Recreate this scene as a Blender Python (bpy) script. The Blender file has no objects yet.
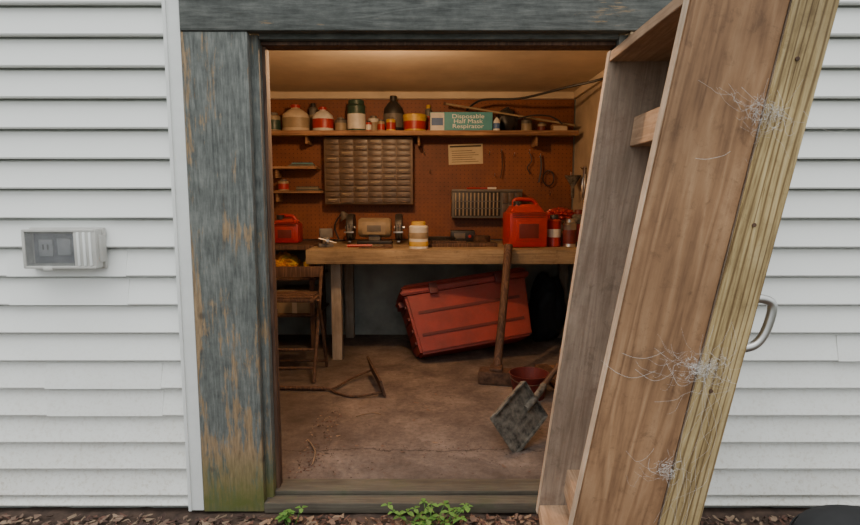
import bpy, bmesh, math, random
from mathutils import Vector, Matrix, Euler, noise
random.seed(7)
R=math.radians
scene=bpy.context.scene

# ------------------------------------------------------------------ materials
def nt(name):
    m=bpy.data.materials.new(name); m.use_nodes=True
    t=m.node_tree; b=t.nodes['Principled BSDF']
    return m,t,b
def N(t,ty,**k):
    n=t.nodes.new(ty)
    for a,v in k.items():
        setattr(n,a,v)
    return n
def ramp(t,stops,fac):
    r=N(t,'ShaderNodeValToRGB'); e=r.color_ramp.elements
    while len(e)<len(stops): e.new(0.5)
    for i,(p,c) in enumerate(stops):
        e[i].position=p; e[i].color=(c[0],c[1],c[2],1)
    t.links.new(fac,r.inputs[0]); return r
def noise_n(t,vec,scale,detail=6,rough=.6,dist=0):
    n=N(t,'ShaderNodeTexNoise'); n.inputs['Scale'].default_value=scale
    n.inputs['Detail'].default_value=detail; n.inputs['Roughness'].default_value=rough
    n.inputs['Distortion'].default_value=dist
    if vec: t.links.new(vec,n.inputs['Vector'])
    return n
def bump(t,b,h,strength=.3,dist=.01):
    n=N(t,'ShaderNodeBump'); n.inputs['Strength'].default_value=strength; n.inputs['Distance'].default_value=dist
    t.links.new(h,n.inputs['Height']); t.links.new(n.outputs[0],b.inputs['Normal'])
def mixc(t,fac,a,b_,mode='MIX'):
    n=N(t,'ShaderNodeMix'); n.data_type='RGBA'; n.blend_type=mode
    for s,v in ((n.inputs[0],fac),(n.inputs[6],a),(n.inputs[7],b_)):
        if hasattr(v,'links') : t.links.new(v,s)
        elif isinstance(v,(int,float)): s.default_value=v
        else: s.default_value=(v[0],v[1],v[2],1)
    return n.outputs[2]
def mth(t,op,a,b_=None,c=None,clamp=False):
    n=N(t,'ShaderNodeMath',operation=op,use_clamp=clamp)
    for i,v in enumerate((a,b_,c)):
        if v is None: continue
        if hasattr(v,'links'): t.links.new(v,n.inputs[i])
        else: n.inputs[i].default_value=v
    return n.outputs[0]
def plain(name,c,rough=.5,metal=0,var=.25,sc=12,bmp=.1,trans=0,dust=0):
    m,t,b=nt(name); tc=N(t,'ShaderNodeTexCoord').outputs['Object']
    n=noise_n(t,tc,sc,5)
    d=[x*(1-var) for x in c]; l=[min(1,x*(1+var)) for x in c]
    r=ramp(t,[(.3,d),(.7,l)],n.outputs[0]); col=r.outputs[0]
    if dust:
        g=N(t,'ShaderNodeNewGeometry').outputs['Normal']; sx=N(t,'ShaderNodeSeparateXYZ'); t.links.new(g,sx.inputs[0])
        n2=noise_n(t,tc,35,6,.7)
        up=mth(t,'MULTIPLY',mth(t,'ADD',mth(t,'MULTIPLY',sx.outputs[2],.7),.3,clamp=True),n2.outputs[0])
        col=mixc(t,mth(t,'MULTIPLY',up,dust,clamp=True),col,(.20,.16,.12))
    t.links.new(col,b.inputs['Base Color'])
    b.inputs['Roughness'].default_value=rough; b.inputs['Metallic'].default_value=metal
    if trans: b.inputs['Transmission Weight'].default_value=trans
    if bmp: bump(t,b,n.outputs[0],bmp,.003)
    return m
def wood(name,dark,mid,light,axis='Z',sc=14,rough=.75,knots=True,rot=(0,0,0),stretch=.07,streak=.5,stain=None,rings=7.0,kscale=5.5,lines=0,grime=0):
    m,t,b=nt(name); tc=N(t,'ShaderNodeTexCoord').outputs['Object']
    m0=N(t,'ShaderNodeMapping'); m0.inputs['Rotation'].default_value=rot; t.links.new(tc,m0.inputs[0])
    base=m0.outputs[0]
    mp=N(t,'ShaderNodeMapping'); s=[1,1,1]; s['XYZ'.index(axis)]=stretch
    mp.inputs['Scale'].default_value=s; t.links.new(base,mp.inputs[0]); v=mp.outputs[0]
    n1=noise_n(t,v,sc,3,.5,.6)
    w=mth(t,'FRACT',mth(t,'MULTIPLY',n1.outputs[0],rings))
    w=mth(t,'ABSOLUTE',mth(t,'SUBTRACT',w,.5))
    w=mth(t,'MULTIPLY',w,2.0)
    n2=noise_n(t,v,sc*9,6,.7)
    f=mth(t,'ADD',mth(t,'MULTIPLY',w,streak),mth(t,'MULTIPLY',n2.outputs[0],1-streak))
    r=ramp(t,[(.15,dark),(.5,mid),(.85,light)],f)
    col=r.outputs[0]
    if lines:
        n7=noise_n(t,v,7,2,.5,.3); sx=N(t,'ShaderNodeSeparateXYZ'); t.links.new(base,sx.inputs[0])
        q=mth(t,'ADD',mth(t,'MULTIPLY',sx.outputs[0],lines),mth(t,'MULTIPLY',n7.outputs[0],3.5))
        q=mth(t,'ABSOLUTE',mth(t,'SUBTRACT',mth(t,'FRACT',q),.5))
        k=ramp(t,[(.05,(1,1,1)),(.20,(0,0,0))],q)
        col=mixc(t,mth(t,'MULTIPLY',k.outputs[0],.8),col,dark)
    n3=noise_n(t,base,3.0,6,.6)
    r3=ramp(t,[(.3,(.58,.55,.53)),(.65,(1.1,1.1,1.1))],n3.outputs[0])
    col=mixc(t,1.0,col,r3.outputs[0],'MULTIPLY')
    if knots:
        mk=N(t,'ShaderNodeMapping'); s=[1,1,1]; s['XYZ'.index(axis)]=.55
        mk.inputs['Scale'].default_value=s; t.links.new(base,mk.inputs[0])
        vo=N(t,'ShaderNodeTexVoronoi'); vo.inputs['Scale'].default_value=kscale; t.links.new(mk.outputs[0],vo.inputs['Vector'])
        k=ramp(t,[(.04,(1,1,1)),(.11,(0,0,0))],vo.outputs['Distance'])
        col=mixc(t,mth(t,'MULTIPLY',k.outputs[0],.75),col,[x*.45 for x in dark])
    if stain:
        n4=noise_n(t,base,6,8,.7)
        k=ramp(t,[(.50,(0,0,0)),(.68,(1,1,1))],n4.outputs[0])
        col=mixc(t,mth(t,'MULTIPLY',k.outputs[0],.7),col,stain)
    if grime:
        n9=noise_n(t,base,17,9,.8,.5)
        k=ramp(t,[(.54,(0,0,0)),(.66,(1,1,1))],n9.outputs[0])
        col=mixc(t,mth(t,'MULTIPLY',k.outputs[0],grime),col,[x*.55 for x in dark])
    t.links.new(col,b.inputs['Base Color']); b.inputs['Roughness'].default_value=rough
    bump(t,b,f,.35,.003)
    return m

def siding_mat():
    m,t,b=nt('vinyl_siding'); g=N(t,'ShaderNodeNewGeometry').outputs['Position']
    sx=N(t,'ShaderNodeSeparateXYZ'); t.links.new(g,sx.inputs[0])
    n=noise_n(t,g,5,8,.7); n2=noise_n(t,g,60,4,.7)
    low=mth(t,'SUBTRACT',1.0,mth(t,'MULTIPLY',sx.outputs[2],1.1),clamp=True)
    sp=ramp(t,[(.5,(0,0,0)),(.72,(1,1,1))],n2.outputs[0])
    f=mth(t,'MULTIPLY',mth(t,'MULTIPLY',low,n.outputs[0]),.5)
    f=mth(t,'ADD',f,mth(t,'MULTIPLY',mth(t,'MULTIPLY',sp.outputs[0],low),.5))
    f=mth(t,'ADD',f,mth(t,'MULTIPLY',n.outputs[0],.08),clamp=True)
    c=mixc(t,f,(.82,.84,.82),(.44,.39,.30))
    t.links.new(c,b.inputs['Base Color']); b.inputs['Roughness'].default_value=.5
    return m
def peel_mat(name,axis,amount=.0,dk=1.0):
    m,t,b=nt(name); g=N(t,'ShaderNodeTexCoord').outputs['Object']
    mp=N(t,'ShaderNodeMapping'); s=[1,1,1]; s['XYZ'.index(axis)]=.10
    mp.inputs['Scale'].default_value=s; t.links.new(g,mp.inputs[0])
    n1=noise_n(t,mp.outputs[0],34,9,.8,.4)
    n0=noise_n(t,g,3.2,5,.6)
    n5=noise_n(t,mp.outputs[0],110,6,.7)
    n6=noise_n(t,mp.outputs[0],12,3,.5,.4)
    n8=noise_n(t,g,14,8,.75)
    rg=mth(t,'ABSOLUTE',mth(t,'SUBTRACT',mth(t,'FRACT',mth(t,'MULTIPLY',n6.outputs[0],8.0)),.5))
    gr=mth(t,'ADD',mth(t,'ADD',mth(t,'MULTIPLY',n5.outputs[0],.55),mth(t,'MULTIPLY',rg,.16)),mth(t,'MULTIPLY',n8.outputs[0],.38))
    sx=N(t,'ShaderNodeSeparateXYZ'); t.links.new(g,sx.inputs[0])
    f=mth(t,'ADD',mth(t,'MULTIPLY',n1.outputs[0],.62),mth(t,'MULTIPLY',n0.outputs[0],.5))
    f=mth(t,'ADD',f,amount)
    if axis=='Z':
        f=mth(t,'ADD',f,mth(t,'MULTIPLY',mth(t,'SUBTRACT',1.0,sx.outputs[2],clamp=True),.05))
        ed=mth(t,'SUBTRACT',1.0,mth(t,'MULTIPLY',mth(t,'ABSOLUTE',mth(t,'ADD',sx.outputs[0],.995)),25.0),clamp=True)
        f=mth(t,'ADD',f,mth(t,'MULTIPLY',ed,.06))
    mk=ramp(t,[(.60,(0,0,0)),(.64,(.9,.9,.9))],f)
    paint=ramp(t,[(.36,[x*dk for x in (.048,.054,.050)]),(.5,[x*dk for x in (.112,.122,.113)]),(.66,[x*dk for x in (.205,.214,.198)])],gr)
    wd=ramp(t,[(.3,(.14,.09,.05)),(.7,(.40,.27,.14))],n5.outputs[0])
    c=mixc(t,mk.outputs[0],paint.outputs[0],wd.outputs[0])
    if axis=='Z':
        low=mth(t,'SUBTRACT',1.0,mth(t,'MULTIPLY',sx.outputs[2],4.2),clamp=True)
        gg=mth(t,'MULTIPLY',low,mth(t,'ADD',mth(t,'MULTIPLY',n8.outputs[0],1.3),.15),clamp=True)
        c=mixc(t,gg,c,(.10,.115,.022))
    vo=N(t,'ShaderNodeTexVoronoi'); vo.inputs['Scale'].default_value=4.0; t.links.new(g,vo.inputs['Vector'])
    k=ramp(t,[(.05,(1,1,1)),(.09,(0,0,0))],vo.outputs['Distance'])
    c=mixc(t,mth(t,'MULTIPLY',k.outputs[0],.6),c,(.04,.035,.03))
    t.links.new(c,b.inputs['Base Color']); b.inputs['Roughness'].default_value=.8
    bump(t,b,gr,.7,.004)
    return m
def concrete():
    m,t,b=nt('dusty_concrete'); g=N(t,'ShaderNodeTexCoord').outputs['Object']
    n=noise_n(t,g,2.4,8,.62,.3); n2=noise_n(t,g,32,8,.8); n3=noise_n(t,g,7,8,.75)
    r=ramp(t,[(.32,(.075,.056,.046)),(.5,(.165,.128,.108)),(.70,(.29,.232,.198))],n.outputs[0])
    r2=ramp(t,[(.30,(.55,.53,.51)),(.6,(1.05,1.05,1.05))],n2.outputs[0])
    c=mixc(t,1.0,r.outputs[0],r2.outputs[0],'MULTIPLY')
    r3=ramp(t,[(.52,(0,0,0)),(.68,(1,1,1))],n3.outputs[0])
    c=mixc(t,mth(t,'MULTIPLY',r3.outputs[0],.55),c,(.058,.041,.032))
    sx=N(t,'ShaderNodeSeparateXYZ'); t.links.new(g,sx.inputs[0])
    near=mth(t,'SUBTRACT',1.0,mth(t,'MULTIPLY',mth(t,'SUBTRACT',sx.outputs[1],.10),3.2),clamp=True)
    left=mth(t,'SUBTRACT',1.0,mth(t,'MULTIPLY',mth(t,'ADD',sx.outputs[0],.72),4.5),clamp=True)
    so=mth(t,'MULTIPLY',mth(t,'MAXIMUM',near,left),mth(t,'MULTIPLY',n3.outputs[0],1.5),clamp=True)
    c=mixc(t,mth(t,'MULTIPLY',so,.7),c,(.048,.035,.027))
    nc=noise_n(t,g,3,6,.7)
    d=mth(t,'ABSOLUTE',mth(t,'SUBTRACT',mth(t,'ADD',sx.outputs[1],mth(t,'MULTIPLY',nc.outputs[0],.22)),.56))
    k=ramp(t,[(.002,(1,1,1)),(.007,(0,0,0))],d)
    c=mixc(t,mth(t,'MULTIPLY',k.outputs[0],.8),c,(.03,.02,.015))
    t.links.new(c,b.inputs['Base Color']); b.inputs['Roughness'].default_value=.9
    bump(t,b,n2.outputs[0],.4,.006)
    return m
def pegboard():
    m,t,b=nt('pegboard_hardboard'); g=N(t,'ShaderNodeTexCoord').outputs['Object']
    n=noise_n(t,g,2.5,8,.7)
    r=ramp(t,[(.3,(.125,.038,.014)),(.7,(.28,.088,.030))],n.outputs[0])
    sx=N(t,'ShaderNodeSeparateXYZ'); t.links.new(g,sx.inputs[0])
    u=mth(t,'SUBTRACT',mth(t,'FRACT',mth(t,'DIVIDE',sx.outputs[0],.038)),.5)
    v=mth(t,'SUBTRACT',mth(t,'FRACT',mth(t,'DIVIDE',sx.outputs[2],.038)),.5)
    d=mth(t,'SQRT',mth(t,'ADD',mth(t,'MULTIPLY',u,u),mth(t,'MULTIPLY',v,v)))
    k=mth(t,'LESS_THAN',d,.12)
    c=mixc(t,mth(t,'MULTIPLY',k,.8),r.outputs[0],(.02,.008,.004))
    t.links.new(c,b.inputs['Base Color']); b.inputs['Roughness'].default_value=.6
    return m

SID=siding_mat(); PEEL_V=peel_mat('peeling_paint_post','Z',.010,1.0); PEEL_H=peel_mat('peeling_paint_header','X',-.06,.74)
CON=concrete(); PEG=pegboard()
TRIMW=plain('white_vinyl_trim',(.76,.78,.76),.45,var=.05,bmp=0)
BEIGE=plain('beige_painted_wall',(.42,.33,.23),.8,var=.2,sc=3)
CEIL=plain('ceiling_paint',(.62,.51,.37),.85,var=.16,sc=2.5)
LOWW=plain('painted_lower_wall',(.27,.29,.27),.8,var=.35,sc=3)
tilt=(0,R(-8.9),0)
DW=wood('door_stile_wood',(.14,.068,.032),(.32,.175,.085),(.45,.27,.145),'Z',9,rot=tilt,streak=.36,stretch=.05,stain=(.19,.095,.045),kscale=4.2,grime=.5)
DF=wood('door_frame_grey_wood',(.19,.135,.097),(.33,.25,.185),(.46,.36,.28),'Z',12,rot=(0,R(-7),0),streak=.25,stain=(.16,.10,.07),grime=.45)
DR=wood('door_rail_wood',(.26,.155,.08),(.42,.265,.16),(.56,.38,.245),'Y',12,streak=.3,grime=.4)
PT=wood('treated_plank_wood',(.12,.065,.02),(.45,.33,.15),(.64,.51,.28),'Z',20,rot=tilt,knots=True,streak=.3,stretch=.03,rings=4.0,kscale=3,lines=46,grime=.3)
EDGE=wood('lit_edge_wood',(.36,.25,.16),(.54,.40,.28),(.66,.52,.39),'Z',20,rot=tilt,knots=False,streak=.2,grime=.35)  # paler wood for the stile edges: light falling on them put into the colour
BW=wood('bench_wood',(.17,.12,.07),(.32,.235,.135),(.44,.34,.21),'X',10,knots=False,streak=.2,grime=.5)
BL=wood('bench_leg_wood',(.24,.19,.14),(.36,.30,.235),(.46,.40,.32),'Z',12,knots=False,streak=.2)
SH=wood('shelf_wood',(.16,.08,.04),(.30,.16,.08),(.42,.25,.13),'X',10,knots=False)
OLDW=wood('old_dark_wood',(.045,.022,.014),(.10,.05,.03),(.17,.095,.055),'Z',16,knots=False)
SILL=wood('weathered_sill_wood',(.045,.036,.026),(.095,.080,.058),(.15,.13,.095),'X',16,knots=False,streak=.2,stain=(.05,.055,.025))
RED=plain('red_plastic',(.36,.010,.008),.4,var=.15,dust=.35)
TREDM=plain('faded_red_plastic',(.29,.022,.015),.5,var=.3,sc=5,dust=.5)
DRED=plain('dark_red_plastic',(.12,.010,.009),.5,var=.2,dust=.3)
BLK=plain('black_plastic',(.012,.012,.013),.45,var=.3,dust=.3)
BAGM=plain('black_bag_film',(.008,.009,.012),.75,var=.3)
RUB=plain('black_rubber',(.012,.012,.013),.8,var=.3)
STEEL=plain('brushed_steel',(.55,.54,.52),.32,1,var=.15)
DIRTY=plain('dirty_steel',(.125,.11,.088),.8,.1,var=.95,sc=24,bmp=.4)
RUST=plain('rusty_iron',(.10,.055,.035),.8,.3,var=.5,sc=30,bmp=.4)
GREY=plain('grey_enamel',(.12,.11,.095),.5,var=.2,dust=.5)
TAN=plain('tan_enamel',(.30,.23,.14),.5,var=.2,dust=.4)
CREAM=plain('cream_plastic',(.58,.47,.33),.45,var=.15,dust=.5)
WHITE=plain('white_label',(.64,.61,.54),.5,var=.15,dust=.4)
YEL=plain('yellow_label',(.58,.37,.05),.45,var=.2,dust=.4)
ORG=plain('orange_bag',(.55,.25,.03),.6,var=.45)
TEAL=plain('teal_cardboard',(.09,.33,.38),.6,var=.1)
GREEN=plain('dark_green_tin',(.02,.06,.04),.4,var=.2,dust=.4)
BLUE=plain('blue_label',(.05,.12,.3),.5,var=.1)
DRAW=plain('drawer_plastic',(.095,.062,.040),.4,var=.5,sc=9,dust=.2)
DFRM=plain('drawer_cabinet_metal',(.16,.105,.068),.5,var=.2)
OUTG=plain('outlet_cover_grey',(.50,.495,.465),.35,var=.1,bmp=0)
OUTI=plain('outlet_inner_white',(.34,.35,.37),.4,var=.1,bmp=0)
OUTD=plain('outlet_inner_panel',(.10,.11,.14),.4,var=.4,sc=25,bmp=0)
def clear(name):
    m,t,b=nt(name); b.inputs['Transmission Weight'].default_value=.90; b.inputs['IOR'].default_value=1.3
    tc=N(t,'ShaderNodeTexCoord').outputs['Object']; n=noise_n(t,tc,20,4)
    r=ramp(t,[(.3,(.70,.71,.72)),(.7,(.90,.90,.89))],n.outputs[0]); t.links.new(r.outputs[0],b.inputs['Base Color']); b.inputs['Roughness'].default_value=.07
    return m
OUTC=clear('outlet_clear_plastic')
PAPER=plain('note_paper',(.58,.48,.31),.8,var=.08,bmp=0)
INK=plain('ink',(.05,.04,.03),.8,var=0,bmp=0)
WHT=plain('white_print',(.85,.85,.8),.6,var=0,bmp=0)
WEB=plain('spider_silk',(.68,.66,.63),.9,var=.05,bmp=0)
SOIL=plain('soil',(.065,.04,.028),.95,var=.5,sc=20,bmp=.6)
LEAF=plain('leaf_green',(.085,.20,.035),.55,var=.35)
CH=[plain('mulch_a',(.12,.058,.04),.9,var=.3),plain('mulch_b',(.06,.032,.024),.9,var=.3),plain('dry_leaf',(.23,.155,.10),.8,var=.3),plain('mulch_c',(.16,.10,.07),.9,var=.3)]
FD=[plain('floor_dirt_a',(.06,.042,.032),.95,var=.3),plain('floor_dirt_b',(.10,.072,.055),.95,var=.3)]

# ------------------------------------------------------------------ mesh builder
class B:
    def __init__(s,name): s.name=name; s.bm=bmesh.new(); s.mats=[]
    def mi(s,m):
        if m not in s.mats: s.mats.append(m)
        return s.mats.index(m)
    def _merge(s,t,m,M=None,smooth=False):
        if M is not None: bmesh.ops.transform(t,matrix=M,verts=t.verts)
        i=s.mi(m)
        for f in t.faces: f.material_index=i; f.smooth=smooth
        me=bpy.data.meshes.new('tmp'); t.to_mesh(me); t.free(); s.bm.from_mesh(me); bpy.data.meshes.remove(me)
    def box(s,x0,x1,y0,y1,z0,z1,m,bev=0,rot=(0,0,0)):
        t=bmesh.new(); bmesh.ops.create_cube(t,size=1)
        bmesh.ops.scale(t,vec=(abs(x1-x0),abs(y1-y0),abs(z1-z0)),verts=t.verts)
        if bev: bmesh.ops.bevel(t,geom=t.edges[:],offset=bev,segments=2,affect='EDGES',profile=.6)
        M=Matrix.Translation(((x0+x1)/2,(y0+y1)/2,(z0+z1)/2))@Euler(rot).to_matrix().to_4x4()
        s._merge(t,m,M)
    def hexa(s,b4,t4,m,bev=0):
        t=bmesh.new(); vb=[t.verts.new(p) for p in b4]; vt=[t.verts.new(p) for p in t4]
        t.faces.new(vb[::-1]); t.faces.new(vt)
        for i in range(4): t.faces.new((vb[i],vb[(i+1)%4],vt[(i+1)%4],vt[i]))
        bmesh.ops.recalc_face_normals(t,faces=t.faces)
        if bev: bmesh.ops.bevel(t,geom=t.edges[:],offset=bev,segments=2,affect='EDGES')
        s._merge(t,m)
    def lathe(s,prof,m,loc=(0,0,0),rot=(0,0,0),seg=28,sx=1,sy=1):
        t=bmesh.new(); rings=[]
        for r,z in prof:
            if r<1e-6: rings.append([t.verts.new((0,0,z))])
            else: rings.append([t.verts.new((r*sx*math.cos(2*math.pi*i/seg),r*sy*math.sin(2*math.pi*i/seg),z)) for i in range(seg)])
        for a,b_ in zip(rings,rings[1:]):
            for i in range(seg):
                j=(i+1)%seg
                if len(a)==1 and len(b_)==1: continue
                if len(a)==1: t.faces.new((a[0],b_[i],b_[j]))
                elif len(b_)==1: t.faces.new((a[i],a[j],b_[0]))
                else: t.faces.new((a[i],a[j],b_[j],b_[i]))
        bmesh.ops.recalc_face_normals(t,faces=t.faces)
        s._merge(t,m,Matrix.Translation(loc)@Euler(rot).to_matrix().to_4x4(),True)
    def cyl(s,r,h,m,loc=(0,0,0),rot=(0,0,0),seg=24):
        s.lathe([(0,0),(r*.96,0),(r,r*.04),(r,h-r*.04),(r*.96,h),(0,h)],m,loc,rot,seg)
    def tube(s,pts,r,m,seg=8,sm=0,closed=False):
        P=[Vector(p) for p in pts]
        if sm:
            Q=[];n=len(P)
            for i in range(n-1 if not closed else n):
                p0=P[(i-1)%n] if (closed or i>0) else P[0]; p1=P[i]; p2=P[(i+1)%n]; p3=P[(i+2)%n] if (closed or i<n-2) else P[-1]
                for k in range(sm):
                    u=k/sm
                    Q.append(.5*((2*p1)+(-p0+p2)*u+(2*p0-5*p1+4*p2-p3)*u*u+(-p0+3*p1-3*p2+p3)*u**3))
            if not closed: Q.append(P[-1])
            P=Q
        t=bmesh.new(); rings=[]; n=len(P); nrm=None
        for i,p in enumerate(P):
            a=P[(i-1)%n] if (closed or i>0) else P[0]; b_=P[(i+1)%n] if (closed or i<n-1) else P[-1]
            d=(b_-a)
            d=d.normalized() if d.length>1e-9 else Vector((0,0,1))
            if nrm is None:
                nrm=d.orthogonal().normalized()
            nrm=(nrm-d*nrm.dot(d)); nrm=nrm.normalized() if nrm.length>1e-6 else d.orthogonal().normalized()
            bn=d.cross(nrm)
            rr=r if not callable(r) else r(i/(n-1))
            rings.append([t.verts.new(p+rr*(math.cos(2*math.pi*k/seg)*nrm+math.sin(2*math.pi*k/seg)*bn)) for k in range(seg)])
        for i in range(n if closed else n-1):
            a=rings[i]; b_=rings[(i+1)%n]
            for k in range(seg): t.faces.new((a[k],a[(k+1)%seg],b_[(k+1)%seg],b_[k]))
        if not closed:
            t.faces.new(rings[0][::-1]); t.faces.new(rings[-1])
        bmesh.ops.recalc_face_normals(t,faces=t.faces)
        s._merge(t,m,None,True)
    def blob(s,c,size,m,amp=.25,fr=3,sub=4,flat=None,seed=0):
        t=bmesh.new(); bmesh.ops.create_icosphere(t,subdivisions=sub,radius=1)
        for v in t.verts:
            n=noise.noise(v.co*fr+Vector((seed,0,0)))+.5*noise.noise(v.co*fr*2.3+Vector((seed,5,0)))
            v.co*=1+amp*n
            v.co.x*=size[0]; v.co.y*=size[1]; v.co.z*=size[2]
            if flat is not None and v.co.z<flat: v.co.z=flat
        s._merge(t,m,Matrix.Translation(c),True)
    def finish(s,loc=(0,0,0),rot=(0,0,0),parent=None,scale=1):
        me=bpy.data.meshes.new(s.name); s.bm.to_mesh(me); s.bm.free()
        for m in s.mats: me.materials.append(m)
        me.set_sharp_from_angle(angle=R(38))
        o=bpy.data.objects.new(s.name,me); bpy.context.collection.objects.link(o)
        o.location=loc; o.rotation_euler=rot; o.scale=(scale,)*3
        if parent: o.parent=parent
        return o
def text(body,size,m,loc,rot,parent,name='printed_text',ax='CENTER',sx=1.0):
    cu=bpy.data.curves.new(name,'FONT'); cu.body=body; cu.size=size; cu.extrude=.0008; cu.align_x=ax; cu.align_y='CENTER'
    cu.space_line=.85
    o=bpy.data.objects.new(name,cu); bpy.context.collection.objects.link(o)
    me=bpy.data.meshes.new_from_object(o); bpy.data.objects.remove(o)
    me.materials.clear(); me.materials.append(m)
    o=bpy.data.objects.new(name,me); bpy.context.collection.objects.link(o)
    o.location=loc; o.rotation_euler=rot; o.scale=(sx,1,1); o.parent=parent
    return o

# ------------------------------------------------------------------ shell
OX0,OX1=-.73,.80       # rough opening
ZT=1.985
W=B('wall_front')
def siding(x0,x1,zlo,zhi):
    lap=.1222; z=1.364-lap*12
    while z<zhi:
        a=max(z,zlo); b_=min(z+lap,zhi)
        if b_>a:
            pr=[(.004,a+.004),(-.004,a-.0005),(-.034,a-.0005),(-.0365,a+.005),(-.034,a+.011),(-.006,b_-.012),(.004,b_-.006)]
            t=bmesh.new(); L=[t.verts.new((x0,y,zz)) for y,zz in pr]; Rr=[t.verts.new((x1,y,zz)) for y,zz in pr]
            for i in range(len(pr)-1): t.faces.new((L[i],Rr[i],Rr[i+1],L[i+1]))
            bmesh.ops.recalc_face_normals(t,faces=t.faces)
            W._merge(t,SID)
        z+=lap
siding(-3.4,-1.02,-.03,2.75); siding(1.06,3.4,-.03,2.75); siding(-1.02,1.06,2.2,2.75)
W.box(-3.4,OX0-.03,.005,.12,-.06,2.75,LOWW)
W.box(OX1+.03,3.4,.005,.12,-.06,2.75,LOWW)
W.box(OX0-.03,OX1+.03,.005,.12,ZT+.03,2.75,LOWW)
for x,z in ((-1.66,.386),(-1.66,.508),(-1.78,.875),(-1.78,.997),(1.75,.63),(1.9,1.24)):
    W.hexa([(x,-.0390,z),(x+.5,-.0375,z),(x+.5,-.032,z),(x,-.032,z)],[(x,-.0120,z+.107),(x+.5,-.0110,z+.107),(x+.5,-.006,z+.107),(x,-.006,z+.107)],SID)
W.finish()
t=B('trim_1')
t.box(-1.052,-.997,-.044,0.0,-.045,2.75,TRIMW,.004); t.box(-1.062,-1.048,-.052,-.002,-.045,2.75,TRIMW,.003); t.finish()
t=B('trim_2'); t.box(1.052,1.10,-.044,0.0,-.045,2.75,TRIMW,.004); t.finish()
F=B('door_frame')
F.box(-.996,OX0,-.045,-.001,-.05,ZT+.0,PEEL_V,.005)
F.box(OX0-.028,OX0+.03,.0,.118,-.02,ZT-.001,PEEL_V,.003)
F.box(OX0+.03,OX0+.045,.045,.10,-.02,ZT-.036,OLDW,.002)
F.box(OX1,1.05,-.045,-.001,-.05,ZT,PEEL_V,.005)
F.box(OX1-.03,OX1+.028,.0,.118,-.02,ZT-.001,PEEL_V,.003)
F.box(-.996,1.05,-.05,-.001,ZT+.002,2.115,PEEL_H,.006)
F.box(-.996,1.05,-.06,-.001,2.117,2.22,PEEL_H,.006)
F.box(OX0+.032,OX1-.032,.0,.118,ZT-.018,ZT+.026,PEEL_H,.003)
F.box(OX0+.032,OX1-.032,.03,.118,ZT-.034,ZT-.019,OLDW,.003)
F.finish()
t=B('door_sill'); t.box(OX0-.0,OX1,-.05,.10,-.055,-.008,SILL,.006); t.box(OX0+.03,OX1-.03,.02,.13,-.007,.012,SILL,.004); t.finish()
t=B('floor'); t.box(-1.80,1.42,.10,3.0,-.06,0,CON); t.finish()
t=B('ceiling'); t.box(-1.80,1.42,.12,3.0,2.29,2.40,CEIL); t.finish()
t=B('wall_back'); t.box(-1.80,1.42,2.95,3.05,0,2.29,LOWW); t.finish()
t=B('wall_right'); t.box(1.35,1.45,.12,2.95,0,2.29,BEIGE); t.finish()
t=B('wall_left'); t.box(-1.82,-1.72,.12,2.95,0,2.29,BEIGE); t.finish()
t=B('pegboard_panel'); t.box(-1.70,1.33,2.93,2.948,.93,2.22,PEG); t.finish()
t=B('trim_3'); t.box(-1.72,1.35,2.915,2.949,2.225,2.289,CEIL,.006); t.box(1.318,1.349,.13,2.914,2.225,2.289,CEIL,.006); t.finish()
t=B('roof'); t.box(-3.4,3.4,-.0,3.3,2.76,2.85,RUB); t.finish()
t=B('ground'); tb=bmesh.new(); bmesh.ops.create_grid(tb,x_segments=110,y_segments=50,size=1)
for v in tb.verts:
    v.co.x*=4.0; v.co.y=v.co.y*2.0-1.95
    v.co.z=-.062+.018*noise.noise(v.co*5)+.01*noise.noise(v.co*17)
    if v.co.y>-.1: v.co.z=min(v.co.z,-.056)
t._merge(tb,SOIL,None,True); t.finish()
t=B('mulch')
def chips(t,n,xr,yr,z,Lr,wr,weights=None):
    for i in range(n):
        x=random.uniform(*xr); y=random.uniform(*yr); L=random.uniform(*Lr); w=random.uniform(*wr)
        if 1.3<x<2.1 and -1.0<y<-.2 and z<-.02: continue
        a=random.uniform(0,math.pi); c,s_=math.cos(a),math.sin(a); tl=random.uniform(-.3,.3)
        P=[(-L,-w*.6),(-L*.3,-w),(L*.7,-w*.8),(L,0),(L*.5,w),(-L*.6,w*.8)]
        vs=[t.bm.verts.new((x+c*u-s_*v,y+s_*u+c*v,z+random.uniform(0,.012 if z<-.02 else .003)+abs(u*tl))) for u,v in P]
        f=t.bm.faces.new(vs); f.material_index=t.mi(random.choice(weights or CH))
chips(t,5200,(-2.2,2.4),(-.62,-.08),-.055,(.008,.028),(.003,.009))
chips(t,250,(-2.2,2.4),(-.5,-.09),-.047,(.012,.022),(.010,.016),[CH[2],CH[3]])
t.finish()
t=B('floor_debris'); chips(t,170,(-.68,.5),(.15,.55),.001,(.002,.009),(.0015,.004),FD+[CH[0]]); chips(t,220,(-.7,.9),(.4,1.9),.001,(.002,.007),(.0015,.004),FD)
chips(t,170,(-.68,-.54),(.15,1.0),.001,(.003,.012),(.002,.006),FD+[CH[0],CH[2]]); chips(t,12,(-.6,.5),(.18,1.3),.002,(.012,.020),(.006,.010),[CH[2],CH[3]])
t.tube([(-.66,.55,.006),(-.60,.42,.01),(-.585,.28,.006)],.004,CH[2],5,3); t.tube([(-.45,.9,.005),(-.36,.95,.008),(-.30,.93,.005)],.003,CH[2],5,3); t.finish()
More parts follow.
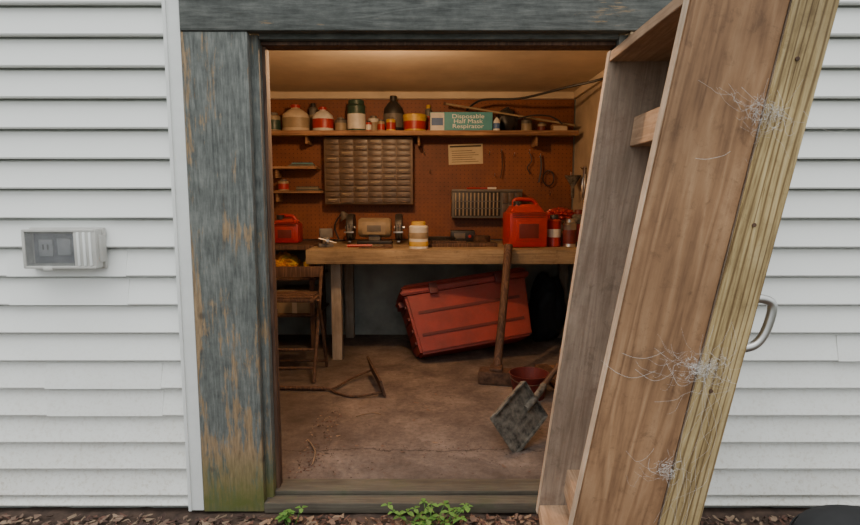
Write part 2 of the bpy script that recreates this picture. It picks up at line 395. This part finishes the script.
def plant(x,y,n,r,name):
    t=B(name)
    for i in range(n):
        a=random.uniform(0,6.28); d=random.uniform(0,r); h=random.uniform(.02,.085)
        px,py=d*math.cos(a),d*math.sin(a)*.35
        t.tube([(px*.5,py*.5,-.01),(px*.8,py*.8,h*.6),(px,py,h)],.0016,LEAF,5,2)
        for k in range(3):
            b_=a+k*2.09; L=random.uniform(.016,.034); w=L*.38
            c,s_=math.cos(b_),math.sin(b_)
            P=[(0,0,0),(L*.5,-w,.004),(L*.9,-w*.75,0),(L*1.25,0,-.004),(L*.9,w*.75,0),(L*.5,w,.004)]
            vs=[t.bm.verts.new((px+c*u-s_*v,py+s_*u+c*v,h+z)) for u,v,z in P]
            f=t.bm.faces.new(vs); f.material_index=t.mi(LEAF); f.smooth=True
    return t.finish((x,y,-.05))
plant(.0,-.13,30,.24,'clover_plant'); plant(-.60,-.13,7,.07,'clover_plant')

# ------------------------------------------------------------------ shed door (ajar, sagging outward)
def xn(z): return .6955+.1547*(z-1.852)
def yn(z): return -.80-.064*(z-1.852)
def xf(z): return .466+.1255*(z+.04)
D=B('shed_door')
def quad(fx,fy,z,a,b_,c,d): return [(fx(z)+a,fy(z)+c,z),(fx(z)+b_,fy(z)+c,z),(fx(z)+b_,fy(z)+d,z),(fx(z)+a,fy(z)+d,z)]
yf=lambda z:-.09
zb,zt=-.035,1.90
D.hexa(quad(xn,yn,zb,0,.27,0,.04),quad(xn,yn,zt,0,.27,0,.04),DW,.004)
D.hexa(quad(xn,yn,zb,-.003,-.0005,.002,.038),quad(xn,yn,zt,-.003,-.0005,.002,.038),EDGE)  # thin pale skin paints the near stile's left edge as lit
D.hexa(quad(xf,yf,zb,0,.27,0,.036),quad(xf,yf,zt,0,.27,0,.036),DF,.003)
D.hexa(quad(xf,yf,zb,-.003,-.0005,.002,.034),quad(xf,yf,zt,-.003,-.0005,.002,.034),EDGE)  # same painted-lit skin on the far stile's left edge
def rail(z0,z1,off,m,d=.27):
    a=lambda z:[(xn(z)+off,yn(z)+.041,z),(xn(z)+d,yn(z)+.041,z),(xf(z)+d,-.091,z),(xf(z)+off,-.091,z)]
    D.hexa(a(z0),a(z1),m,.002)
rail(1.858,1.898,0.001,DR); rail(1.53,1.645,.135,DR); rail(.07,.17,.095,DR); rail(-.033,.008,.001,DR)
sh=lambda z,a,b_:[(xn(z)+a,yn(z),z),(xn(z)+b_,yn(z),z),(xf(z)+b_,-.055,z),(xf(z)+a,-.055,z)]
D.hexa(sh(zb,.271,.286),sh(zt,.271,.286),DF)
D.hexa(quad(xn,yn,zb,.2715,.395,-.012,-.001),quad(xn,yn,zt,.2715,.395,-.012,-.001),PT,.003)
D.hexa(quad(xn,yn,zb,.287,.395,0,.09),quad(xn,yn,zt,.287,.395,0,.09),PT,.003)
zh=.945; hx=xn(zh)+.393; hy=yn(zh)+.03
for dz in (.075,-.075):
    D.box(hx+dz*.155-.004,hx+dz*.155+.006,hy-.018,hy+.018,zh+dz-.032,zh+dz+.032,STEEL,.002,(0,R(8.9),0))
D.tube([(hx+.008,hy,zh+.078),(hx+.05,hy,zh+.080),(hx+.082,hy,zh+.058),(hx+.066,hy,zh-.02),(hx+.035,hy,zh-.062),(hx-.012,hy,zh-.074)],.014,STEEL,12,6)
for z in (.2,.75,1.25,1.7):
    D.cyl(.006,.004,RUST,(xn(z)+.32,yn(z)-.012,z),(R(90),0,0),10)
D.finish()
def web(zc,off,rad,n,name,bias=math.pi):
    t=B(name); cx=xn(zc)+off
    def P(x,z,d=0): return Vector((x,yn(z)-.0135-d,z))
    for i in range(n):
        a=random.gauss(bias,.8) if random.random()<.6 else random.uniform(0,6.28)
        L=rad*random.uniform(.3,1)
        x0=cx+random.gauss(0,rad*.28); z0=zc+random.gauss(0,rad*.22)
        x2=x0+math.cos(a)*L; z2=z0+math.sin(a)*L*.6
        sg=random.uniform(.008,.04)
        pts=[P(x0,z0,.004)]
        for u in (.25,.5,.75): pts.append(P(x0+(x2-x0)*u+random.gauss(0,.004),z0+(z2-z0)*u-sg*4*u*(1-u),.006*math.sin(u*3.1)))
        pts.append(P(x2,z2))
        t.tube(pts,random.choice((.00013,.00018,.00028)),WEB,3,3)
    for i in range(int(n*2.6)):
        x=cx+random.gauss(0,rad*.13); z=zc+random.gauss(0,rad*.09); pts=[P(x,z,.002)]
        for k in range(4):
            x+=random.gauss(0,.010); z+=random.gauss(-.002,.009); pts.append(P(x,z,random.uniform(0,.010)))
        t.tube(pts,random.choice((.00018,.00030)),WEB,3,3)
    return t.finish()
web(1.56,.27,.18,26,'cobweb'); web(.83,.27,.19,38,'cobweb'); web(.50,.24,.12,12,'cobweb')
t=B('cobweb')
for i in range(26):
    z=random.uniform(.35,1.0); L=random.uniform(.08,.3); x=xn(z)+random.uniform(.24,.38)
    t.tube([(x,yn(z)-.014,z),(x+random.gauss(0,.02),yn(z)-.018,z-L*.5),(xn(z-L)+random.uniform(.24,.36),yn(z-L)-.014,z-L)],.0002,WEB,3,4)
t.finish()

# ------------------------------------------------------------------ exterior fittings
o=B('outlet_cover')
o.box(-.170,.165,-.014,.008,-.092,.092,OUTG,.008)
o.box(-.150,.150,-.030,-.013,-.078,.078,OUTG,.006)
o.box(-.135,.048,-.036,-.029,-.066,.066,OUTD,.004)
o.box(-.112,-.048,-.042,-.035,-.035,.040,OUTI,.006); o.box(-.030,.030,-.042,-.035,-.030,.045,OUTI,.006)
for sx_ in (-.090,-.070): o.box(sx_-.003,sx_+.003,-.044,-.041,-.005,.018,BLK)
o.box(-.155,.062,-.068,-.0655,-.078,.078,OUTC)
o.box(-.164,-.150,-.072,-.02,-.086,.086,OUTG,.004); o.box(-.160,.155,-.072,-.02,.074,.087,OUTG,.004); o.box(-.160,.155,-.072,-.02,-.087,-.074,OUTG,.004)
o.box(.060,.160,-.070,-.02,-.085,.085,OUTG,.008)
for k in range(3): o.box(.078+k*.026,.090+k*.026,-.076,-.060,-.074,.074,TRIMW,.004)
o.box(.152,.170,-.05,-.01,-.06,.06,OUTG,.005)
o.box(-.075,-.035,-.078,-.062,-.094,-.080,OUTG,.004)
o.finish((-1.508,-.034,1.118),scale=.93)
o=B('tire')
o.lathe([(.17,-.055),(.20,-.075),(.26,-.08),(.30,-.06),(.315,-.02),(.315,.02),(.30,.06),(.26,.08),(.20,.075),(.17,.055),(.165,0),(.17,-.055)],RUB,seg=48)
for zz in (-.03,0,.03): o.lathe([(.314,zz-.006),(.320,zz-.004),(.320,zz+.004),(.314,zz+.006)],RUB,seg=48)
o.lathe([(0,-.03),(.12,-.03),(.168,-.05),(.168,.05),(.12,.03),(0,.03)],RUB)
o.finish((1.62,-.56,.035),(R(3),0,0))

# ------------------------------------------------------------------ interior
bz=.922
o=B('workbench')
o.box(-.96,1.34,1.97,2.92,bz-.035,bz,BW,.003); o.box(-.96,1.34,1.93,1.968,bz-.11,bz+.002,BW,.004)
for x in (-.76,1.25):
    o.box(x-.04,x+.04,2.10,2.18,0,bz-.036,BL,.004)
    o.box(x-.04,x+.04,2.82,2.90,0,bz-.036,BL,.004)
o.finish()
o=B('wall_shelf')
o.box(-1.70,1.30,2.63,2.928,1.872,1.902,SH,.003); o.box(-1.70,1.30,2.612,2.629,1.862,1.905,SH,.003)
for x in (-1.1,-.1,.95): o.box(x-.01,x+.01,2.70,2.928,1.80 if x<-1 else 1.78,1.871,SH,.002)
o.finish()
o=B('small_shelf')
for z,x1 in ((1.60,-1.02),(1.385,-.965)):
    o.box(-1.70,x1,2.70,2.928,z-.022,z,SH,.002)
    o.box(-1.40,-1.38,2.75,2.928,z-.10,z-.023,SH,.002)
o.finish()
o=B('side_counter'); o.box(-1.70,-.97,2.35,2.92,bz-.04,bz,OLDW,.003)
for x in (-1.66,-1.01):
    for y in (2.38,2.86): o.box(x-.02,x+.02,y-.02,y+.02,0,bz-.041,OLDW,.002)
o.box(-1.70,-.97,2.36,2.92,.62,.64,OLDW,.002); o.box(-1.70,-.97,2.36,2.92,.30,.32,OLDW,.002); o.finish()
o=B('cardboard_box'); o.box(-.15,.15,-.15,.15,0,.20,TAN,.004); o.box(-.155,.155,-.155,-.15,.13,.19,SH,.001); o.box(-.02,.02,-.157,-.151,0,.2,CREAM); o.finish((-1.18,2.58,.322))
o=B('drawer_cabinet')
cw,chh=.80,.60
o.box(0,cw,0,.17,0,chh,DFRM,.004)
nc,nr=6,11
for i in range(nc):
    for j in range(nr):
        x0=.014+i*(cw-.028)/nc; x1=x0+(cw-.028)/nc-.010
        z0=.012+j*(chh-.024)/nr; z1=z0+(chh-.024)/nr-.009
        dy=random.choice((0,0,0,-.006))
        o.box(x0,x1,-.012+dy,.004,z0,z1,DRAW,.002)
        o.box((x0+x1)/2-.018,(x0+x1)/2+.018,-.022+dy,-.0125+dy,z0+.006,z0+.016,DFRM,.002)
        if (i*5+j*2)%7==0: o.box(x0+.02,x1-.02,-.0135+dy,-.0122+dy,z0+.024,z1-.008,TAN)
o.finish((-.955,2.755,1.262))
o=B('pinned_note'); o.box(0,.32,0,.003,0,.185,PAPER); o.box(.015,.305,-.002,0,.158,.172,INK)
for k in range(6): o.box(.03,.28-.03*(k%3),-.0015,0,.022+k*.020,.026+k*.020,INK)
o.finish((.175,2.925,1.625),(0,R(-2),0))
o=B('louvered_parts_bin')
o.box(0,.64,0,.16,0,.255,GREY,.008); o.box(.02,.44,-.006,.0,.02,.235,BLK,.002)
for k in range(12): o.box(.027+k*.0345,.040+k*.0345,-.016,-.005,.024,.231,TAN,.002)
for z in (.085,.15): o.box(.02,.44,-.02,-.014,z,z+.008,GREY)
for k in range(3):
    for j in range(2): o.box(.46+k*.056,.508+k*.056,-.012,.0,.03+j*.105,.125+j*.105,DRAW,.003)
o.box(.0,.64,-.02,.0,.24,.262,GREY,.003)
o.finish((.20,2.765,1.135))
o=B('paint_brush'); o.box(-.03,.03,-.008,.008,-.0,.016,RED,.003); o.box(.03,.11,-.02,.02,-.0,.018,WHITE,.003); o.tube([(-.03,0,.008),(-.09,0,.010),(-.16,0,.008)],.009,RED,8,3); o.finish((.50,2.84,1.399))
o=B('peg_hooks')
for x,z in ((.55,1.72),(.66,1.74),(.78,1.71),(.92,1.74),(1.02,1.70),(.60,1.52),(1.1,1.55),(1.12,1.35),(0.0,1.55),(-.05,1.72)):
    o.tube([(x,2.93,z),(x,2.89,z),(x,2.875,z+.008),(x,2.87,z+.025)],.003,STEEL,6,2)
o.tube([(.92,2.885,1.735),(.94,2.88,1.66),(.90,2.88,1.60),(.93,2.88,1.54)],.005,BLK,6,4)
o.tube([(.66,2.885,1.755),(.67,2.88,1.62),(.655,2.88,1.50)],.006,RUST,6,4)
o.tube([(1.02,2.885,1.715),(1.03,2.88,1.60),(1.01,2.88,1.46)],.008,BLK,6,4)
o.tube([(1.1+.05*math.cos(a),2.885,1.50+.07*math.sin(a)) for a in [i*math.pi/6 for i in range(12)]],.006,BLK,6,2,True)
o.finish()
sz=1.903
def jug(name,x,y,w,h,body,lab,cap,dp=.8,z=sz):
    o=B(name); r=w/2
    o.lathe([(0,0),(r*.93,0),(r,.012),(r,h*.55),(r*.93,h*.66),(r*.55,h*.80),(r*.32,h*.86),(r*.32,h*.9)],body,sy=dp)
    o.lathe([(r*1.012,h*.14),(r*1.016,h*.15),(r*1.016,h*.50),(r*1.012,h*.51)],lab,sy=dp)
    o.lathe([(0,h*.88),(r*.36,h*.88),(r*.36,h*.985),(r*.30,h),(0,h)],cap)
    return o.finish((x,y,z))
def can(name,x,y,w,h,body,lab,cap,z=sz,l0=.12,l1=.6,capr=.6):
    o=B(name); r=w/2
    o.lathe([(0,0),(r*.95,0),(r,.006),(r*.97,.012),(r*.97,h*.80),(r,h*.81),(r*.96,h*.83),(r*.7,h*.87),(0,h*.87)],body)
    o.lathe([(r*.985,h*l0),(r*.99,h*l0+.002),(r*.99,h*l1),(r*.985,h*l1+.002)],lab)
    o.lathe([(0,h*.86),(r*capr,h*.86),(r*capr,h*.98),(r*capr*.9,h),(0,h)],cap)
    return o.finish((x,y,z))
jug('glue_jug',-1.20,2.75,.24,.24,CREAM,TAN,RED)
jug('cleaner_bottle',-.955,2.74,.185,.22,WHITE,RED,RED)
can('small_tin',-.80,2.76,.11,.13,GREY,TAN,GREY)
can('oil_bottle',-.655,2.73,.165,.275,GREEN,WHITE,GREEN,l0=.08,l1=.55,capr=.85)
jug('oil_can',-.33,2.82,.18,.33,BLK,GREY,BLK)
can('small_tin',-.51,2.80,.10,.15,WHITE,TAN,GREY)
can('small_tin',-.43,2.68,.07,.10,TAN,RED,GREY)
can('small_tin',-.345,2.67,.085,.12,YEL,RED,GREY)
can('small_tin',-1.40,2.75,.13,.17,TAN,GREEN,GREY)
can('small_tin',-1.065,2.86,.08,.27,GREY,TAN,BLK)
can('small_tin',-.54,2.67,.055,.09,RED,WHITE,BLK)
can('small_tin',-.015,2.885,.065,.26,GREY,RED,YEL)
can('paint_tin',-1.42,2.55,.16,.17,GREY,YEL,GREY,z=.322,capr=.8)
can('paint_tin',-1.05,2.46,.10,.15,YEL,WHITE,GREY,z=.642,capr=.8)
can('small_tin',.88,2.84,.10,.14,GREY,TAN,GREY); can('small_tin',1.02,2.84,.08,.10,TAN,DRED,GREY)
o=B('nail_box'); o.box(-.07,.07,-.05,.05,0,.075,SH,.003); o.box(-.06,.06,-.052,-.05,.01,.06,CREAM); o.finish((1.17,2.82,sz))
o=B('putty_tub'); r=.105
o.lathe([(0,0),(r*.92,0),(r,.12),(r*1.03,.122),(r*1.03,.145),(r*.97,.15),(0,.15)],YEL); o.lathe([(r*.945,.02),(r*.955,.02),(r*1.0,.09),(r*.99,.09)],RED); o.finish((-.135,2.74,sz))
o=B('respirator_box'); o.box(-.275,.275,0,.17,0,.165,TEAL,.003); o.box(-.27,-.15,-.0015,0,.005,.16,WHITE)
o.box(-.262,-.16,-.003,-.001,.05,.115,BLUE)
bx=o.finish((.275,2.665,sz))
text('Disposable\nHalf Mask\nRespirator',.05,WHT,(.06,-.001,.085),(R(90),0,0),bx,sx=1.3)
o=B('dark_pouch'); o.blob((0,0,.10),(.09,.08,.12),BLK,.25,2.5,3,flat=-.1,seed=3); o.finish((.70,2.82,sz))
jug('dropper_bottle',.585,2.645,.06,.13,WHITE,BLUE,BLK)
o=B('wooden_dowel'); o.tube([(.14,2.70,2.145),(1.28,2.68,1.955)],.009,BW,8); o.tube([(.14,2.70,2.145),(.12,2.70,2.148)],.014,RUST,8); o.finish()
o=B('extension_cord'); o.tube([(.33,2.75,2.10),(.45,2.6,2.16),(.75,2.4,2.14),(1.05,2.1,2.17),(1.30,1.85,2.20),(1.335,1.5,2.24),(1.335,.6,2.27)],.010,BLK,8,6)
o.tube([(.75,2.62,2.0),(.9,2.60,2.03),(1.05,2.60,2.02),(1.15,2.60,1.96)],.007,BLK,6,5); o.finish()
can('small_tin',-1.34,2.80,.10,.10,TAN,RED,GREY,z=1.386)
o=B('sandpaper_stack')
for k in range(5): o.box(-.12+.01*k,.12-.008*k,-.07,.07,k*.008,k*.008+.006,[TAN,GREEN,GREY,TEAL,OLDW][k],0,(0,0,.04*k))
o.finish((-1.16,2.80,1.602))
o=B('sandpaper_stack')
for k in range(4): o.box(-.115,.105-.01*k,-.06,.06,k*.009,k*.009+.007,[GREEN,GREY,TAN,GREEN][k],0,(0,0,.03*k))
o.finish((-1.10,2.80,1.387))
def gas_can(name,loc,w,d,h,rot=0):
    o=B(name)
    o.box(-w/2,w/2,-d/2,d/2,0,h*.74,RED,.028)
    o.hexa([(-w*.46,-d*.45,h*.70),(w*.46,-d*.45,h*.70),(w*.46,d*.45,h*.70),(-w*.46,d*.45,h*.70)],[(-w*.34,-d*.32,h*.90),(w*.30,-d*.32,h*.90),(w*.30,d*.32,h*.90),(-w*.34,d*.32,h*.90)],RED,.018)
    o.tube([(-w*.30,0,h*.86),(-w*.26,0,h*.99),(0,0,h*1.0),(w*.22,0,h*.97),(w*.36,0,h*.78)],.017,RED,10,5)
    o.cyl(.035,.04,BLK,(-w*.22,-d*.12,h*.86))
    o.box(-w*.33,w*.33,-d/2-.006,-d/2+.01,h*.14,h*.58,RED,.006); o.box(-w*.25,w*.25,-d/2-.009,-d/2-.005,h*.2,h*.5,DRED,.001)
    for k in range(3): o.box(-w*.42,w*.42,-d/2-.004,-d/2+.01,h*(.63+.035*k),h*(.645+.035*k),DRED,.001)
    return o.finish(loc,(0,0,rot))
gas_can('gas_can',(.775,2.22,bz+.001),.32,.24,.385,.12)
gas_can('gas_can',(-1.27,2.62,bz+.001),.24,.2,.24)
o=B('spray_can'); r=.077
o.lathe([(0,0),(r,0),(r*1.02,.006),(r*.98,.012),(r*.98,.165),(r*1.0,.170),(r*.9,.18),(r*.5,.186),(0,.186)],WHITE)
o.lathe([(r*.99,.02),(r*1.0,.022),(r*1.0,.055),(r*.99,.057)],YEL); o.lathe([(r*.99,.08),(r*1.0,.082),(r*1.0,.125),(r*.99,.127)],TAN)
o.lathe([(0,.18),(r*.72,.18),(r*.72,.208),(r*.6,.214),(0,.214)],YEL)
o.finish((-.09,2.06,bz+.001))
o=B('bench_grinder')
o.box(-.15,.15,-.09,.09,0,.03,BLK,.006); o.box(-.05,.05,-.06,.06,.03,.09,GREY,.008)
o.lathe([(0,-.14),(.07,-.14),(.085,-.12),(.085,.12),(.07,.14),(0,.14)],TAN,(0,0,.14),(0,R(90),0))
for s in (-1,1):
    o.lathe([(0,-.022),(.10,-.022),(.105,-.018),(.105,.018),(.10,.022),(0,.022)],GREY,(s*.21,0,.14),(0,R(90),0))
    o.lathe([(.02,-.03),(.112,-.03),(.118,0),(.112,.03),(.02,.03)],BLK,(s*.21,.012,.145),(0,R(90),0))
    o.cyl(.015,.09,STEEL,(s*.17,0,.14),(0,R(s*90),0),12); o.box(s*.21-.04,s*.21+.04,-.14,-.09,.10,.112,STEEL,.002)
    o.box(s*.21-.012,s*.21+.012,-.12,.0,.02,.03,STEEL,.001)
o.box(-.10,.10,-.094,-.086,.085,.19,TAN,.004); o.box(-.06,.06,-.098,-.093,.11,.165,GREY,.002)
o.finish((-.48,2.52,bz+.001))
o=B('bench_vise')
o.box(-.06,.06,-.06,.06,0,.03,GREY,.006); o.box(-.03,.03,-.08,.08,.03,.10,GREY,.01); o.box(-.05,.05,-.025,-.01,.08,.15,GREY,.004); o.box(-.05,.05,-.08,-.065,.08,.15,GREY,.004)
o.tube([(0,-.08,.06),(0,-.16,.06)],.012,STEEL,10); o.tube([(-.07,-.15,.08),(.07,-.15,.04)],.005,STEEL,8)
o.finish((-.86,2.22,bz+.001),(0,0,.3))
o=B('desk_lamp')
o.cyl(.06,.015,BLK,(0,0,0)); o.tube([(0,0,.01),(-.04,0,.14),(.03,0,.26)],.008,BLK,8,4); o.lathe([(.012,0),(.02,.01),(.055,.07),(.058,.072),(.05,.07),(.012,.01)],GREY,(.03,0,.27),(R(180),R(-30),0)); o.finish((-.84,2.80,bz+.001))
o=B('scrap_lumber'); o.box(-.35,.35,-.04,.04,0,.03,OLDW,.003,(0,0,.05)); o.box(-.2,.3,.06,.14,0,.02,BW,.003,(0,0,-.08)); o.box(-.30,.1,.0,.05,.031,.045,OLDW,.002,(0,0,-.1)); o.finish((.20,2.22,bz+.001))
o=B('cable_bundle')
for k in range(4):
    pts=[(.12*math.cos(a+k)*(1+.2*math.sin(3*a+k)),.10*math.sin(a+k),.012+.01*k) for a in [i*.7 for i in range(9)]]
    o.tube(pts,.009,BLK,6,4)
o.finish((.08,2.62,bz+.001))
o=B('glass_jar'); o.lathe([(0,0),(.04,0),(.045,.01),(.045,.09),(.035,.10),(.035,.115),(0,.115)],GREY); o.finish((-.14,2.40,bz+.001))
o=B('wire_coil')
for k in range(5): o.tube([(.07*math.cos(a),.07*math.sin(a),.01+.012*k) for a in [i*math.pi/8 for i in range(16)]],.006,RUST,6,1,True)
o.finish((.46,2.60,bz+.001))
o=B('battery_charger'); o.box(-.11,.11,-.07,.07,0,.10,BLK,.01); o.box(-.08,.02,-.074,-.069,.03,.08,GREY,.002); o.cyl(.014,.012,RED,(.06,-.069,.05),(R(90),0,0),12); o.finish((.30,2.78,bz+.001))
o=B('hand_tools'); o.tube([(-.2,0,.012),(.0,.02,.012)],.012,RED,8); o.tube([(0,.02,.012),(.14,.03,.012)],.004,STEEL,6); o.box(-.1,.12,-.10,-.07,0,.014,RUST,.003,(0,0,.2)); o.box(.10,.17,-.12,-.05,.0,.03,RUST,.004); o.finish((-.47,2.16,bz+.001))
can('spray_paint_can',1.02,2.24,.115,.26,RED,WHITE,BLK,z=bz+.001,l0=.3,l1=.55)
can('beverage_can',1.14,2.20,.11,.23,STEEL,DRED,STEEL,z=bz+.001,capr=.7)
can('spray_paint_can',1.24,2.32,.11,.30,DIRTY,RED,DRED,z=bz+.001)
o=B('storage_tin'); o.box(-.12,.12,-.08,.08,0,.19,GREY,.006); o.box(-.125,.125,-.085,.085,.17,.205,RUST,.004); o.finish((1.14,2.56,bz+.001))
o=B('red_rag'); o.blob((0,0,.05),(.12,.08,.055),RED,.5,3,4,flat=-.04,seed=2); o.finish((1.14,2.56,bz+.200))
o=B('hanging_pliers')
o.tube([(0,0,0),(-.01,-.02,-.10),(-.012,.02,-.22)],.008,STEEL,8,4); o.tube([(0,.04,0),(-.01,.05,-.10),(-.012,.0,-.22)],.008,STEEL,8,4); o.box(-.012,.0,.0,.04,-.02,.07,STEEL,.003); o.tube([(.02,.02,.05),(-.03,.02,.05),(-.035,.02,.065)],.004,RUST,6)
o.finish((1.335,2.50,1.52))
o=B('funnel'); o.lathe([(.012,-.1),(.016,0),(.07,.09),(.074,.095),(.066,.09),(.012,.0)],DIRTY); o.tube([(0,.07,.09),(.0,.08,.13)],.003,STEEL,6); o.finish((1.26,2.62,1.42))
# ---- under bench
o=B('tool_tote')
def ring(w,d,z): return [(-w/2,-d/2,z),(w/2,-d/2,z),(w/2,d/2,z),(-w/2,d/2,z)]
o.hexa(ring(.94,.38,0),ring(1.04,.44,.50),TREDM,.02)
o.hexa(ring(1.09,.49,.485),ring(1.10,.50,.525),TREDM,.01)
o.hexa(ring(1.09,.49,.530),ring(1.04,.44,.575),TREDM,.015)
for s in (-1,1):
    for z in (.15,.33):
        o.hexa([(-.43,s*(.197+z*.06),z-.012),(.43,s*(.197+z*.06),z-.012),(.43,s*.17,z-.012),(-.43,s*.17,z-.012)],[(-.43,s*(.199+z*.06),z+.012),(.43,s*(.199+z*.06),z+.012),(.43,s*.17,z+.012),(-.43,s*.17,z+.012)],DRED,.002)
    for z in (.10,.20,.30,.40): o.box(s*(.473+z*.10)-.008,s*(.473+z*.10)+.008,-.14,.14,z-.012,z+.012,DRED,.002)
    o.box(s*.53-.03,s*.53+.03,-.08,.08,.42,.47,DRED,.01)
    for x in (-.28,.28): o.box(x-.035,x+.035,s*.252-.012,s*.252+.012,.46,.55,DRED,.006)
tote=o.finish((.36,2.20,.072),(R(-24),R(-7),R(12)))
o=B('garbage_bag'); o.blob((0,0,.30),(.17,.16,.34),BAGM,.22,1.5,5,flat=-.299,seed=9); o.finish((1.08,2.74,0))
o=B('dark_crate'); o.box(-.16,.16,-.2,.2,0,.4,OLDW,.006)
for k in range(4): o.box(-.165,.165,-.212,-.2,.02+k*.1,.09+k*.1,RUST,.002)
o.finish((-1.53,2.0,0))
o=B('sledgehammer')
a=Vector((.475,1.53,.05)); b_=Vector((.60,1.892,.965))
o.tube([a,(a+b_)/2+Vector((.004,0,0)),b_],lambda u:.033-.004*math.sin(u*3.1),OLDW,12,6)
o.box(.35,.60,1.46,1.60,0.001,.10,RUST,.018,(0,0,R(-12)))
o.box(.43,.52,1.465,1.595,.10,.125,RUST,.008,(0,0,R(-12)))
o.finish()
o=B('folding_chair')
o.box(-1.30,-.83,1.58,1.90,.575,.60,OLDW,.008)
for k in range(3): o.box(-1.28,-.85,1.59+k*.1,1.66+k*.1,.60,.612,OLDW,.004)
for x in (-1.28,-.83):
    o.tube([(x,1.50,.012),(x,1.70,.40),(x,1.89,.80)],.013,RUST,8,3)
    o.tube([(x+.02,1.90,.012),(x+.02,1.76,.35),(x+.02,1.62,.59)],.013,RUST,8,3)
o.tube([(-1.28,1.56,.10),(-.83,1.56,.10)],.010,RUST,8); o.tube([(-1.26,1.88,.06),(-.81,1.88,.06)],.010,RUST,8); o.tube([(-1.28,1.62,.22),(-.83,1.62,.22)],.010,OLDW,8)
o.box(-1.28,-.83,1.87,1.89,.72,.80,OLDW,.004)
o.finish()
o=B('feed_bag'); o.blob((0,0,.08),(.15,.14,.11),ORG,.4,3,4,flat=-.08,seed=5); o.blob((.05,-.03,.12),(.09,.09,.06),YEL,.3,3,3,seed=1); o.finish((-1.30,2.55,.642))
o=B('garden_hoe')
o.tube([(-1.50,1.40,.018),(-.72,1.36,.018)],.014,OLDW,10)
o.tube([(-.72,1.36,.018),(-.66,1.36,.022),(-.56,1.55,.03),(-.42,1.62,.07)],.008,RUST,8,6)
o.tube([(-.70,1.36,.018),(-.62,1.28,.012),(-.50,1.22,.012),(-.32,1.25,.03)],.008,RUST,8,6)
o.hexa([(-.44,1.66,.05),(-.425,1.66,.05),(-.29,1.22,.012),(-.305,1.22,.012)],[(-.47,1.66,.16),(-.455,1.66,.16),(-.32,1.22,.12),(-.335,1.22,.12)],RUST)
o.finish()
o=B('square_shovel')
o.hexa([(-.12,-.004,0),(.12,-.004,0),(.12,.004,0),(-.12,.004,0)],[(-.12,-.004,.30),(.12,-.004,.30),(.12,.004,.30),(-.12,.004,.30)],DIRTY,.002)
for s in (-1,1): o.hexa([(s*.12-.004,-.025,.04),(s*.12+.004,-.025,.04),(s*.12+.004,.0,.0),(s*.12-.004,.0,.0)],[(s*.12-.004,-.03,.30),(s*.12+.004,-.03,.30),(s*.12+.004,.0,.30),(s*.12-.004,.0,.30)],DIRTY)
o.box(-.12,.12,-.03,.004,.30,.308,DIRTY,.002)
o.tube([(0,-.01,.22),(0,-.012,.34),(0,-.0,.42)],.02,DIRTY,10,4)
o.tube([(0,0,.40),(0,.01,.62)],.016,OLDW,10)
o.tube([(0,.01,.62),(-.05,.01,.68),(-.05,.01,.74),(.05,.01,.74),(.05,.01,.68),(0,.01,.62)],.010,OLDW,8,3)
o.finish((.375,.42,.088),(R(-36),R(57),R(4)))
o=B('red_bucket'); o.lathe([(0,0),(.10,0),(.13,.16),(.135,.165),(.128,.165),(.1,.01),(0,.01)],DRED); o.tube([(.132*math.cos(a_),-.03-.10*math.sin(a_),.16-.04*math.sin(a_)) for a_ in [i*math.pi/10 for i in range(11)]],.003,RUST,6); o.finish((.66,1.25,0))
o=B('scrap_lumber'); o.box(-.05,.05,-.3,.3,0,.05,SH,.004); o.box(-.1,.0,-.25,.2,.051,.09,OLDW,.004,(0,0,.2)); o.finish((.92,1.5,0))

# ------------------------------------------------------------------ ceiling lamp
o=B('ceiling_bulb')
EM,t_,b_=nt('warm_bulb_glass'); b_.inputs['Emission Color'].default_value=(1,.72,.38,1); b_.inputs['Emission Strength'].default_value=20
o.cyl(.05,.02,WHITE,(0,0,-.02))
o.lathe([(0,-.115),(.02,-.112),(.034,-.095),(.036,-.075),(.028,-.048),(.016,-.025),(.014,-.018)],EM)
LX,LY=-.30,.95
o.finish((LX,LY,2.289))
def light(name,ty,loc,e,col,**k):
    l=bpy.data.lights.new(name,ty); l.energy=e; l.color=col
    for a_,v in k.items(): setattr(l,a_,v)
    ob=bpy.data.objects.new(name,l); ob.location=loc; bpy.context.collection.objects.link(ob); return ob
light('bulb_light','POINT',(LX,LY,2.13),63,(1,.60,.31),shadow_soft_size=.035)
s_=light('overcast_sun','SUN',(0,-5,6),1.1,(1,.99,.96),angle=R(50)); s_.rotation_euler=(R(26),R(-10),0)
w=bpy.data.worlds.new('World'); scene.world=w; w.use_nodes=True; wt=w.node_tree
bg=wt.nodes['Background']
tc=N(wt,'ShaderNodeTexCoord'); sx=N(wt,'ShaderNodeSeparateXYZ'); wt.links.new(tc.outputs['Generated'],sx.inputs[0])
rr=ramp(wt,[(.40,(.10,.11,.08)),(.50,(.38,.40,.40)),(.60,(.60,.63,.64)),(1.0,(.98,1.0,1.0))],mth(wt,'ADD',mth(wt,'MULTIPLY',sx.outputs[2],.5),.5))
wt.links.new(rr.outputs[0],bg.inputs[0]); bg.inputs[1].default_value=2.0

cam=bpy.data.cameras.new('Camera'); cam.sensor_width=36; cam.lens=36*560/860; cam.clip_start=.05
co=bpy.data.objects.new('Camera',cam); co.location=(0,-2.37,1.33); co.rotation_euler=(R(83.3),0,0)
bpy.context.collection.objects.link(co); scene.camera=co
